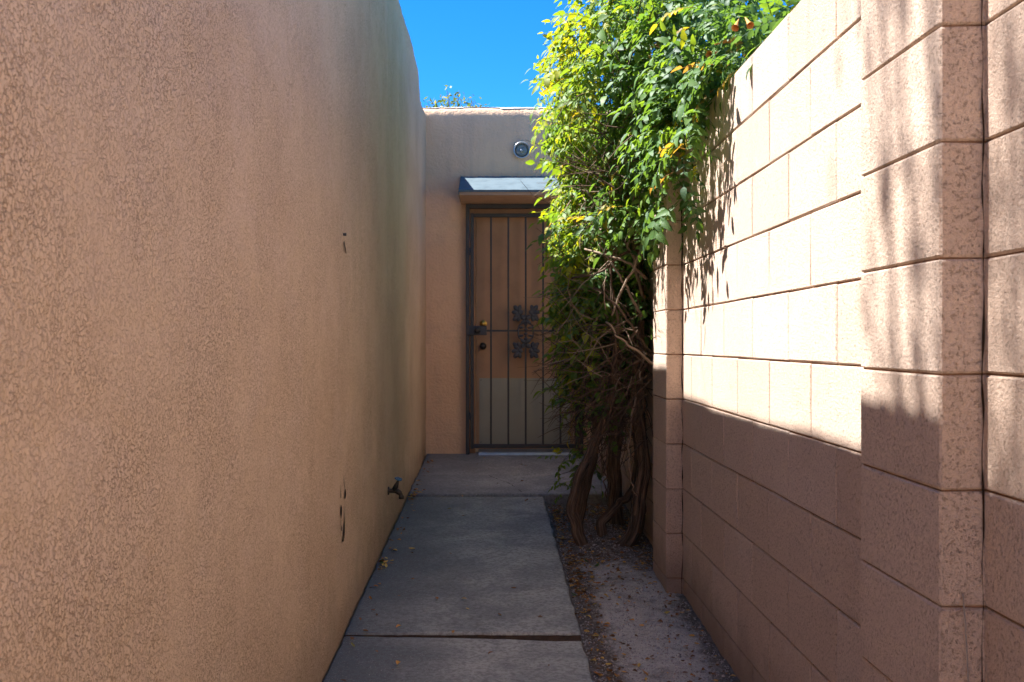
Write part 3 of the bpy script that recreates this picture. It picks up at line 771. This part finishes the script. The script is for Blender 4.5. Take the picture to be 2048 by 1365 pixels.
# ------------------------------------------------------------------ vine
VB = (0.55, 5.35, 0.15)
vine = empty('trumpet_vine', VB); tag(vine, 'big leafy green vine climbing over the block wall beside door', 'vine')
def trunk(ctrl, r0, r1, name='trunk', n=18, ridge=0.16, seed=1.0, seg=56, mat='bark'):
    p = smooth_path(ctrl, seg)
    for i in range(len(p)):
        t = i / seg
        p[i] = p[i] + np.array([pn(t * 9 + seed, 1.1), pn(t * 9 + seed, 5.1), 0]) * 0.03 * min(1, i / 5)
    rad = [r0 + (r1 - r0) * (i / seg) ** 0.8 + (r0 * 0.35 * max(0, 1 - i / 3) if name == 'trunk' else 0) for i in range(seg + 1)]
    m = MB(); m.tube(p, rad, n, ridge=ridge, seed=seed)
    if name == 'trunk':                      # stringy strips of peeling bark
        rs = random.Random(int(seed * 100))
        for k in range(26):
            i0 = rs.randrange(0, seg - 8); i1 = min(seg, i0 + rs.randrange(6, 22)); an = rs.uniform(0, 6.28); tw = rs.uniform(-0.06, 0.06); lift = rs.uniform(0.9, 1.15)
            q = []
            for i in range(i0, i1 + 1):
                d = Vector(p[min(i + 1, seg)] - p[max(i - 1, 0)]).normalized(); a_ = d.cross(Vector((0.2, 1, 0.1))).normalized(); b_ = d.cross(a_)
                rr_ = rad[i] * (lift + (0.35 * ((i - i0) / (i1 - i0)) ** 4 if k % 3 == 0 else 0))
                q.append(Vector(p[i]) + (a_ * math.cos(an + tw * i) + b_ * math.sin(an + tw * i)) * rr_)
            wd = rs.uniform(0.0025, 0.0065)
            m.tube(q, [wd * (0.35 + 0.65 * math.sin(math.pi * (j + 0.5) / len(q))) for j in range(len(q))], 5, cap=False)
    return m.build(name, MAT[mat], vine, smooth=True, uv=True)
trunk([(0.47, 5.26, 0.10), (0.445, 5.25, 0.24), (0.412, 5.27, 0.335), (0.45, 5.30, 0.495), (0.52, 5.32, 0.656), (0.60, 5.34, 0.87), (0.66, 5.36, 1.10), (0.70, 5.4, 1.45), (0.73, 5.4, 1.9), (0.8, 5.4, 2.3)], 0.031, 0.022, seed=1.7)
trunk([(0.53, 5.18, 0.105), (0.62, 5.18, 0.13), (0.70, 5.20, 0.19), (0.755, 5.25, 0.32), (0.775, 5.28, 0.42), (0.785, 5.30, 0.60), (0.775, 5.30, 0.9), (0.76, 5.28, 1.2), (0.76, 5.26, 1.5), (0.77, 5.28, 1.9), (0.85, 5.3, 2.3)], 0.040, 0.028, seed=4.2)
trunk([(0.555, 5.36, 0.12), (0.575, 5.36, 0.22), (0.62, 5.38, 0.30), (0.68, 5.40, 0.355), (0.74, 5.42, 0.40), (0.78, 5.48, 0.52), (0.76, 5.55, 0.9), (0.66, 5.6, 1.3)], 0.024, 0.018, seed=7.7)
trunk([(0.47, 5.52, 0.14), (0.49, 5.52, 0.35), (0.55, 5.55, 0.55), (0.57, 5.6, 0.80), (0.54, 5.65, 1.15), (0.5, 5.7, 1.6), (0.55, 5.7, 2.0)], 0.022, 0.016, seed=9.1)
trunk([(0.70, 5.75, 0.12), (0.69, 5.7, 0.6), (0.74, 5.7, 1.1), (0.72, 5.7, 1.6), (0.8, 5.8, 2.2)], 0.04, 0.03, seed=15.3)
# limbs that show between the leaves
for i, c in enumerate([
    [(0.77, 5.05, 1.20), (0.70, 4.92, 1.28), (0.60, 4.86, 1.40), (0.50, 4.9, 1.50)],
    [(0.79, 5.0, 1.12), (0.72, 4.88, 1.17), (0.62, 4.84, 1.24), (0.55, 4.86, 1.33)],
    [(0.78, 5.2, 1.45), (0.70, 5.0, 1.62), (0.66, 4.9, 1.80), (0.70, 4.8, 2.05)],
    [(0.60, 5.1, 1.05), (0.62, 5.0, 1.30), (0.58, 4.95, 1.55), (0.60, 4.9, 1.75)],
    [(0.76, 5.1, 1.35), (0.70, 4.95, 1.42), (0.62, 4.9, 1.55), (0.52, 4.95, 1.72)],
    [(0.76, 4.98, 1.55), (0.66, 4.9, 1.62), (0.55, 4.9, 1.66), (0.45, 5.0, 1.70)],
    [(0.72, 5.0, 1.7), (0.62, 4.92, 1.66), (0.52, 4.95, 1.58), (0.40, 5.1, 1.56)],
    [(0.79, 4.9, 1.85), (0.72, 4.84, 1.70), (0.64, 4.84, 1.52), (0.57, 4.9, 1.36)]]):
    trunk(c, 0.0085, 0.005, 'branch', 7, 0.1, i * 2.3 + 0.4, 16, 'bark' if i % 3 == 0 else 'straw')
trunk([(0.60, 5.2, 0.72), (0.575, 5.18, 0.55), (0.58, 5.16, 0.42)], 0.006, 0.004, 'branch', 6, 0.05, 3.3, 12, 'twig')
trunk([(0.73, 5.14, 0.95), (0.69, 5.10, 0.72), (0.70, 5.08, 0.50), (0.73, 5.1, 0.44)], 0.006, 0.003, 'branch', 6, 0.05, 8.3, 16, 'straw')
trunk([(0.62, 5.15, 1.0), (0.58, 5.12, 0.8), (0.50, 5.14, 0.62), (0.47, 5.15, 0.45)], 0.006, 0.004, 'branch', 6, 0.05, 5.3, 16, 'bark')

def inside_wall(p, pad=0.01):
    x, y, z = p
    if z < 2.19 + pad and BX - pad < x < BX + 0.19 + pad: return True
    for py in (4.43, 7.16):
        if z < 2.19 and py - pad < y < py + 0.37 + pad and PX - pad < x < BX + 0.2: return True
    if y > 8.0: return True
    return False
# dead twigs
tw = [MB(), MB()]
def twig(mbx, p, d, L, r):
    p = np.array(p); d = np.array(d, float); d /= np.linalg.norm(d)
    pts = [p]
    n = 4
    for i in range(n):
        d = d + rng.normal(0, 0.22, 3); d /= np.linalg.norm(d); p = p + d * L / n
        pts.append(p)
    if any(inside_wall(q, 0.004) for q in pts): return
    mbx.tube(pts, [r, r * 0.9, r * 0.8, r * 0.6, r * 0.35], 4, cap=False)
for i in range(1000):
    z = 0.62 + 0.85 * rng.beta(1.8, 1.8)
    y = rng.uniform(4.95, 6.6)
    x = 0.80 - (0.34 - 0.12 * abs(z - 1.1)) * rng.beta(1.2, 1.5)
    twig(tw[0], (x, y, z), (rng.normal(-0.3, 0.6), rng.normal(-0.1, 0.5), rng.normal(-0.5, 0.6)), rng.uniform(0.10, 0.42), rng.uniform(0.0012, 0.0035))
for i in range(330):
    z = rng.uniform(1.05, 2.2); y = rng.uniform(4.85, 5.7); x = rng.uniform(0.42, 0.80)
    twig(tw[1 if rng.random() < 0.5 else 0], (x, y, z), (rng.normal(-0.4, 0.7), rng.normal(-0.3, 0.5), rng.normal(0.1, 0.6)), rng.uniform(0.10, 0.45), rng.uniform(0.0015, 0.0036))
for i in range(500):
    z = rng.uniform(1.9, 2.75); y = rng.uniform(4.3, 6.2); x = rng.uniform(0.55, 1.1)
    twig(tw[0], (x, y, z), (rng.normal(-0.4, 0.7), rng.normal(-0.3, 0.5), rng.normal(0.3, 0.6)), rng.uniform(0.15, 0.5), rng.uniform(0.0015, 0.004))
o = tw[0].build('dead_twigs', MAT['twig'], vine); tag(o, kind='stuff')
o = tw[1].build('pale_twigs', MAT['straw'], vine); tag(o, kind='stuff')

# compound leaves
def leaflet(L, W, rs):
    # returns verts (x along, y across, z up) and faces; toothed outline, folded along the midrib
    st = [0.0, 0.14, 0.26, 0.40, 0.54, 0.68, 0.82, 1.0]; hw = [0.03, 0.72, 0.98, 0.90, 0.92, 0.62, 0.52, 0.0]
    fold = rs.uniform(0.10, 0.45); droop = rs.uniform(0.1, 0.5); vs = []; fs = []
    for s, h in zip(st, hw):
        z = -droop * L * s * s
        w = h * W / 2
        vs += [(s * L, 0, z), (s * L - 0.03 * L, w, z + fold * w), (s * L - 0.03 * L, -w, z + fold * w)]
    for i in range(len(st) - 1):
        a, b = 3 * i, 3 * (i + 1)
        fs += [(a, b, b + 1, a + 1), (a, a + 2, b + 2, b)]
    return np.array(vs), fs
def compound(seed, tint, npair=3, L=0.17):
    rs = random.Random(seed); m = MB()
    arch = rs.uniform(0.2, 0.9)
    def rp(t): return np.array([L * t, 0, L * (0.25 * t - arch * t * t)])
    m.tube([rp(t) for t in np.linspace(0, 1, 5)], [0.0016, 0.0015, 0.0013, 0.0011, 0.0008], 3, cap=False, tint=tint)
    spots = []
    for k in range(npair):
        t = 0.30 + 0.62 * k / npair
        for s in (1, -1): spots.append((t, s * rs.uniform(0.85, 1.25)))
    spots.append((1.0, 0.0))
    for t, a in spots:
        ll = rs.uniform(0.036, 0.054) * (1.15 if a == 0 else 1) * L / 0.17; v, f = leaflet(ll, ll * rs.uniform(0.46, 0.60), rs)
        slope = math.atan(0.25 - 2 * arch * t) * 0.8
        M = Matrix.Rotation(a, 3, 'Z') @ Matrix.Rotation(rs.uniform(-0.5, 0.5), 3, 'X')
        M = Matrix.Rotation(-slope, 3, 'Y') @ M
        v = v @ np.array(M).T + rp(t)
        m.add(v, f, 0, min(1, max(0, tint + rs.uniform(-0.08, 0.08))))
    return m
NVAR = 8
variants = {}
for ti in range(6):
    for v in range(NVAR):
        variants[(ti, v)] = compound(100 + ti * 20 + v, (0.10, 0.30, 0.50, 0.70, 0.85, 1.0)[ti], 3 + v % 2, 0.125 + 0.02 * (v % 3))

ELL = [  # centre, radii, number, outer-shell bias
    ((0.79, 5.45, 2.62), (0.46, 1.35, 0.60), 2200, 0.60),
    ((0.60, 5.75, 1.88), (0.20, 0.80, 0.55), 980, 0.35),
    ((0.61, 5.75, 1.42), (0.20, 0.60, 0.42), 900, 0.30),
    ((1.02, 3.80, 2.29), (0.24, 1.40, 0.22), 850, 0.40),
    ((0.765, 4.12, 2.12), (0.085, 0.50, 0.34), 170, 0.30),
    ((0.90, 4.50, 2.45), (0.30, 0.75, 0.42), 560, 0.55),
    ((0.50, 6.20, 0.42), (0.10, 0.22, 0.18), 24, 0.2),
    ((0.56, 5.75, 1.00), (0.13, 0.45, 0.20), 110, 0.2),
    ((1.15, 6.5, 2.7), (0.6, 1.3, 0.5), 300, 0.6),
    ((0.70, 4.75, 1.95), (0.12, 0.25, 0.25), 60, 0.4),
]
leafs = []
for (c, r, n, inner) in ELL:
    c = np.array(c); r = np.array(r); k = 0; guard = 0
    while k < n and guard < n * 30:
        guard += 1
        d = rng.normal(size=3); d /= np.linalg.norm(d)
        s = (inner ** 3 + (1 - inner ** 3) * rng.random()) ** (1 / 3)
        bumpy = 1 + 0.20 * float(fbm(d[0] * 2.2 + c[1] * 3, d[1] * 2.2 + d[2] * 1.7 + c[2], 2))
        p = c + d * r * s * bumpy
        if inside_wall(p, 0.015) or p[2] < path_z(p[1]) + 0.05 or p[1] > 7.9: continue
        # stay out of the clear air in front of the pilaster's lower face
        if p[1] < 4.75 and p[2] < 1.72 and p[0] > 0.60: continue
        if p[1] < 3.55 and p[0] < 0.99: continue
        nrm = d / r; nrm /= np.linalg.norm(nrm)
        leafs.append((p, nrm, s)); k += 1
def place(p, nrm):
    out = np.array([nrm[0], nrm[1], 0.15 * nrm[2]]) + rng.normal(0, 0.45, 3)
    out[2] -= rng.uniform(0.0, 0.9)
    out /= np.linalg.norm(out)
    X = Vector(out)
    up = Vector((nrm[0] * 0.6 - 0.15, nrm[1] * 0.4, 1.0)) + Vector(rng.normal(0, 0.35, 3))
    Z = (up - X * up.dot(X)).normalized(); Y = Z.cross(X)
    M = Matrix((X, Y, Z)).transposed()
    return M
def tint_of(p, nrm):
    # alley side paler: young growth, plus backlight put into the tint; wall side darker
    a = 0.38 + 0.36 * max(0, -nrm[0]) * (p[0] < 0.55) + 0.12 * (p[2] > 2.6) - 0.10 * (p[0] > 0.75) + rng.normal(0, 0.17)
    return int(np.clip(round(a * 4.6 - 0.3), 0, 4))
# the 300 leaves that show largest: outer ones on the side towards the lane's entrance
order = sorted(range(len(leafs)), key=lambda i: (np.linalg.norm(leafs[i][0] - np.array([0, 0, EYE])) + 0.9 * leafs[i][1][1] + 0.6 * leafs[i][1][0] - 1.5 * leafs[i][2] + (3 if leafs[i][0][0] > 1.0 or leafs[i][0][2] > 2.95 else 0)))
shown = set(order[:300])
leaf_mesh = {}
fol = MB()
fv, ff, ftint = [], [], []
for i, (p, nrm, s) in enumerate(leafs):
    ti = tint_of(p, nrm) if rng.random() > 0.035 else 5; v = int(rng.integers(NVAR)); M = place(p, nrm); sc = rng.choice([rng.uniform(0.5, 0.9), rng.uniform(0.9, 1.4)])
    src = variants[(ti, v)]
    if i in shown:
        if (ti, v) not in leaf_mesh:
            o = src.build('leaf', MAT['leaf'], None, smooth=True, tint=True); leaf_mesh[(ti, v)] = o.data
            bpy.data.objects.remove(o)
        o = bpy.data.objects.new('leaf', leaf_mesh[(ti, v)]); link(o, vine)
        o.matrix_basis = Matrix.Translation(Vector(p) - vine.location) @ M.to_4x4() @ Matrix.Scale(sc, 4)
    else:
        V = np.array(src.v) * sc @ np.array(M).T + p
        fol.add(V, src.f); fol.tint[-len(src.v):] = src.tint
o = fol.build('foliage', MAT['leaf'], vine, smooth=True, tint=True); tag(o, kind='stuff')
# dry orange trumpet flowers on the wall top
for (c, d, L) in (((0.93, 3.72, 2.30), (-0.5, -0.5, -0.25), 0.075), ((0.92, 3.75, 2.335), (0.6, -0.4, 0.1), 0.06), ((0.90, 3.9, 2.25), (-0.7, -0.3, -0.2), 0.08), ((0.96, 3.45, 2.34), (0.1, -0.6, -0.6), 0.06), ((0.95, 3.50, 2.35), (-0.3, -0.5, -0.6), 0.06)):
    d = np.array(d) / np.linalg.norm(d); c = np.array(c); c[0] -= 0.09; c[2] += 0.02
    m = MB(); pts = [c + d * L * t for t in np.linspace(0, 1, 7)]
    m.tube(pts, [0.0015, 0.003, 0.0045, 0.006, 0.007, 0.009, 0.014], 9, cap=False)
    m.build('flower', MAT['flower'], vine, smooth=True)

# ------------------------------------------------------------------ trees
def tree(name, base, H, crown, nleaf, leafsize, label, limbs, seed, drop=0.3):
    rs = np.random.default_rng(seed)
    t = empty(name, base); tag(t, label, 'tree')
    b = np.array(base, float)
    cc = np.array(crown[0]); cr = np.array(crown[1])
    m = MB(); top = b + (cc - b) * np.array([0.75, 0.75, 0.85])
    m.tube(smooth_path([b - np.array([0, 0, 0.1]), b + (top - b) * 0.35 + np.array([0.08, 0, 0]), b + (top - b) * 0.7 + np.array([-0.05, 0.05, 0]), top], 18), list(np.linspace(0.14, 0.05, 19)), 10, ridge=0.12, seed=seed)
    m.build('trunk', MAT['bark'], t, smooth=True, uv=True)
    lv = MB(); br = MB()
    for k in range(limbs):
        d = rs.normal(size=3); d /= np.linalg.norm(d); d[2] = abs(d[2]) * 0.9 - 0.15
        st = b + (top - b) * rs.uniform(0.55, 1.0); en = cc + d * cr * rs.uniform(0.65, 1.05)
        mid = (st + en) / 2 + np.array([0, 0, 0.12 * np.linalg.norm(en - st)])
        pp = smooth_path([st, mid, en], 12)
        br.tube(pp, list(np.linspace(0.016, 0.003, 13)), 5)
        for q in range(nleaf // limbs):
            a = rs.uniform(0.35, 1.0); c = pp[min(12, int(a * 12))] + rs.normal(0, 1, 3) * np.array([0.16, 0.16, 0.14]) * (cr.mean() / 1.0) - np.array([0, 0, drop * rs.random()])
            ax1 = rs.normal(size=3); ax1 /= np.linalg.norm(ax1); ax2 = np.cross(ax1, rs.normal(size=3)); ax2 /= np.linalg.norm(ax2)
            s = leafsize * rs.uniform(0.6, 1.3)
            lv.add([c - ax1 * s, c + ax2 * s * 0.4, c + ax1 * s, c - ax2 * s * 0.4], [(0, 1, 2, 3)], 0, float(np.clip(rs.normal(0.5, 0.25), 0, 1)))
    br.build('limbs', MAT['bark'], t, smooth=True, uv=True)
    o = lv.build('crown', MAT['treeleaf'], t, tint=True)
    return t
tree('background_tree', (-0.9, 17.0, 0.2), 5.3, ((-0.60, 17.0, 5.14), (0.72, 0.8, 0.58)), 3600, 0.045, 'sparse pale green treetop showing above the end house parapet', 26, 5, 0.1)
tree('shade_tree', (-5.2, 2.4, -0.1), 8.0, ((-3.1, 2.35, 8.1), (1.5, 0.62, 0.9)), 1300, 0.04, 'tall sparse tree behind the left building, above the picture, dappling the wall', 22, 8, 0.7)

# ------------------------------------------------------------------ fallen leaves
def litter_leaf(seed, L=0.036):
    rs = random.Random(seed); m = MB(); vs = []; fs = []
    st = [0, 0.2, 0.45, 0.75, 1.0]; hw = [0.05, 0.75, 1.0, 0.65, 0.0]; curl = rs.uniform(-0.5, 0.9); fold = rs.uniform(0.1, 0.9); tw_ = rs.uniform(-0.5, 0.5); W = rs.uniform(0.35, 0.6)
    for s, h in zip(st, hw):
        w = h * L * W / 2; z = curl * L * (s - 0.5) ** 2 + 0.001
        vs += [(s * L - L / 2, 0, z), (s * L - L / 2, w, z + fold * w + tw_ * w * s), (s * L - L / 2, -w, z + fold * w - tw_ * w * s)]
    for i in range(4):
        a, b = 3 * i, 3 * i + 3; fs += [(a, b, b + 1, a + 1), (a, a + 2, b + 2, b)]
    zmin = min(v[2] for v in vs); vs = [(a, b, c - zmin + 0.0008) for a, b, c in vs]
    m.add(vs, fs, 0, rs.choice([0.05, 0.2, 0.35, 0.5, 0.6, 0.7, 0.8, 0.84]) if seed < 900 else 0.97); return m
lit = [litter_leaf(s) for s in range(16)] + [litter_leaf(900 + s, 0.05) for s in range(3)]
lit_mesh = []
for m in lit:
    o = m.build('fallen_leaf', MAT['litter'], None, tint=True); lit_mesh.append(o.data); bpy.data.objects.remove(o)
def surf_z(x, y):
    if x < XR - 0.012 or y > 6.48: return path_z(y) + 0.0035 + 0.002
    return float(dirt_z(x, y)) + 0.002
def fallen(x, y, idx, sc, label, group, tilt=0.15):
    if not (WX + 0.012 < x < 0.82) or (x > XR - 0.02 and x < XR + 0.012 and y < 6.5): return
    for py in (1.703, 4.43):
        if py - 0.02 < y < py + 0.40 and x > PX - 0.03: return
    o = bpy.data.objects.new('fallen_leaf', lit_mesh[idx]); link(o)
    o.location = (x, y, surf_z(x, y)); o.rotation_euler = (rng.normal(0, tilt), rng.normal(0, tilt), rng.uniform(0, 6.28)); o.scale = (sc, sc, sc)
    tag(o, leaf_label(label, x, y, idx), 'leaf', group)
GW, GP, GD = 'fallen leaves along the foot of the stucco wall', 'fallen leaves scattered on the concrete walkway', 'fallen leaves on the soil strip'
LW, LP, LD = 'w', 'p', 'd'
def leaf_label(kind, x, y, idx):
    t = lit[idx].tint[0]
    col = 'green' if t > 0.9 else 'yellow' if t > 0.65 else 'orange' if t > 0.45 else 'rust brown' if t > 0.15 else 'dark brown'
    if kind == 'w': return 'small %s leaf at the stucco wall foot, %s' % (col, 'on the near slab' if y < 3.72 else 'on the middle slab before the spigot' if y < 5.1 else 'below the spigot' if y < 6.46 else 'on the landing by the door')
    if kind == 'p': return 'single %s leaf out on open concrete, %s' % (col, 'on the near slab' if y < 3.72 else 'near half of the middle slab' if y < 5.0 else 'far half of the middle slab' if y < 6.46 else 'on the landing by the door')
    return 'small %s leaf on soil %s, %s' % (col, 'along the path edge' if x < 0.46 else 'along the block wall' if x > 0.68 else 'mid strip', 'at the near end' if y < 3.9 else 'short of the far pilaster' if y < 4.6 else 'around the vine roots')
for i in range(78):
    y = 3.0 + 5.0 * rng.random() ** 0.8
    x = WX + 0.02 + abs(rng.normal(0, 0.035)) + 0.012
    fallen(x, y, int(rng.integers(16)), rng.uniform(0.5, 1.0), LW, GW)
for i in range(24): fallen(WX + 0.03 + abs(rng.normal(0, 0.03)), rng.normal(6.42, 0.10), int(rng.integers(16)), rng.uniform(0.6, 1.1), LW, GW)
for i in range(8): fallen(WX + 0.03 + abs(rng.normal(0, 0.02)), rng.normal(4.72, 0.05), int(rng.integers(19)), rng.uniform(0.7, 1.1), LW, GW)
for i in range(30): fallen(rng.uniform(-0.5, 0.28), rng.uniform(3.3, 8.0), int(rng.integers(16)), rng.uniform(0.4, 0.8), LP, GP)
for (x, y, s) in ((-0.33, 3.40, 0.9), (-0.13, 4.15, 0.7), (-0.42, 5.0, 1.0), (0.20, 6.25, 1.0), (0.25, 6.27, 0.7), (-0.42, 3.52, 0.7)): fallen(x, y, int(rng.integers(16)), s, LP, GP)
n0 = 0
for i in range(155):
    y = rng.choice([rng.uniform(3.1, 5.6), rng.normal(4.85, 0.25), rng.normal(6.1, 0.2)], p=[0.55, 0.3, 0.15])
    x = rng.choice([rng.uniform(0.35, 0.8), rng.normal(0.40, 0.04)], p=[0.6, 0.4])
    fallen(float(x), float(min(y, 6.40)), int(rng.integers(16)) if rng.random() < 0.93 else 16 + int(rng.integers(3)), rng.uniform(0.5, 1.15), LD, GD, 0.3)
lm = MB(); 
for i in range(1500):
    y = float(rng.choice([rng.uniform(2.9, 6.4), rng.normal(4.9, 0.3), rng.normal(6.0, 0.25)], p=[0.5, 0.25, 0.25])); x = float(rng.choice([rng.uniform(0.345, 0.82), rng.normal(0.385, 0.03), rng.normal(0.78, 0.04)], p=[0.5, 0.3, 0.2]))
    if not (0.342 < x < 0.825) or y > 6.43: continue
    if 4.42 < y < 4.82 and x > 0.74: continue
    src = lit[int(rng.integers(16))]; s = rng.uniform(0.2, 0.75); M = Matrix.Rotation(rng.uniform(0, 6.28), 3, 'Z') @ Matrix.Rotation(rng.normal(0, 0.4), 3, 'X')
    V = np.array(src.v) * s @ np.array(M).T + np.array([x, y, float(dirt_z(x, y)) + 0.003]); lm.add(V, src.f); lm.tint[-len(src.v):] = [min(0.8, max(0.0, src.tint[0] - 0.15))] * len(src.v)
o = lm.build('leaf_litter', MAT['litter'], None, tint=True); tag(o, 'crumbled brown leaf litter covering the soil strip', 'leaf litter', kind='stuff')
pb = MB()
oct_f = [(0, 2, 4), (2, 1, 4), (1, 3, 4), (3, 0, 4), (2, 0, 5), (1, 2, 5), (3, 1, 5), (0, 3, 5)]
for i in range(9000):
    y = 2.9 + 3.5 * rng.random() ** 1.4; x = float(rng.uniform(0.34, 0.83)); s = rng.uniform(0.0012, 0.0048) * (1.8 if rng.random() < 0.04 else 1)
    z = float(dirt_z(x, y)); q = rng.uniform(0.6, 1.3, 6) * s
    pb.add([(x + q[0], y, z), (x - q[1], y, z), (x, y + q[2], z), (x, y - q[3], z), (x, y, z + q[4]), (x, y, z - q[5])], oct_f)
o = pb.build('gravel', MAT['pebble']); tag(o, 'fine pale gravel grains strewn over the soil strip', 'gravel', kind='stuff')
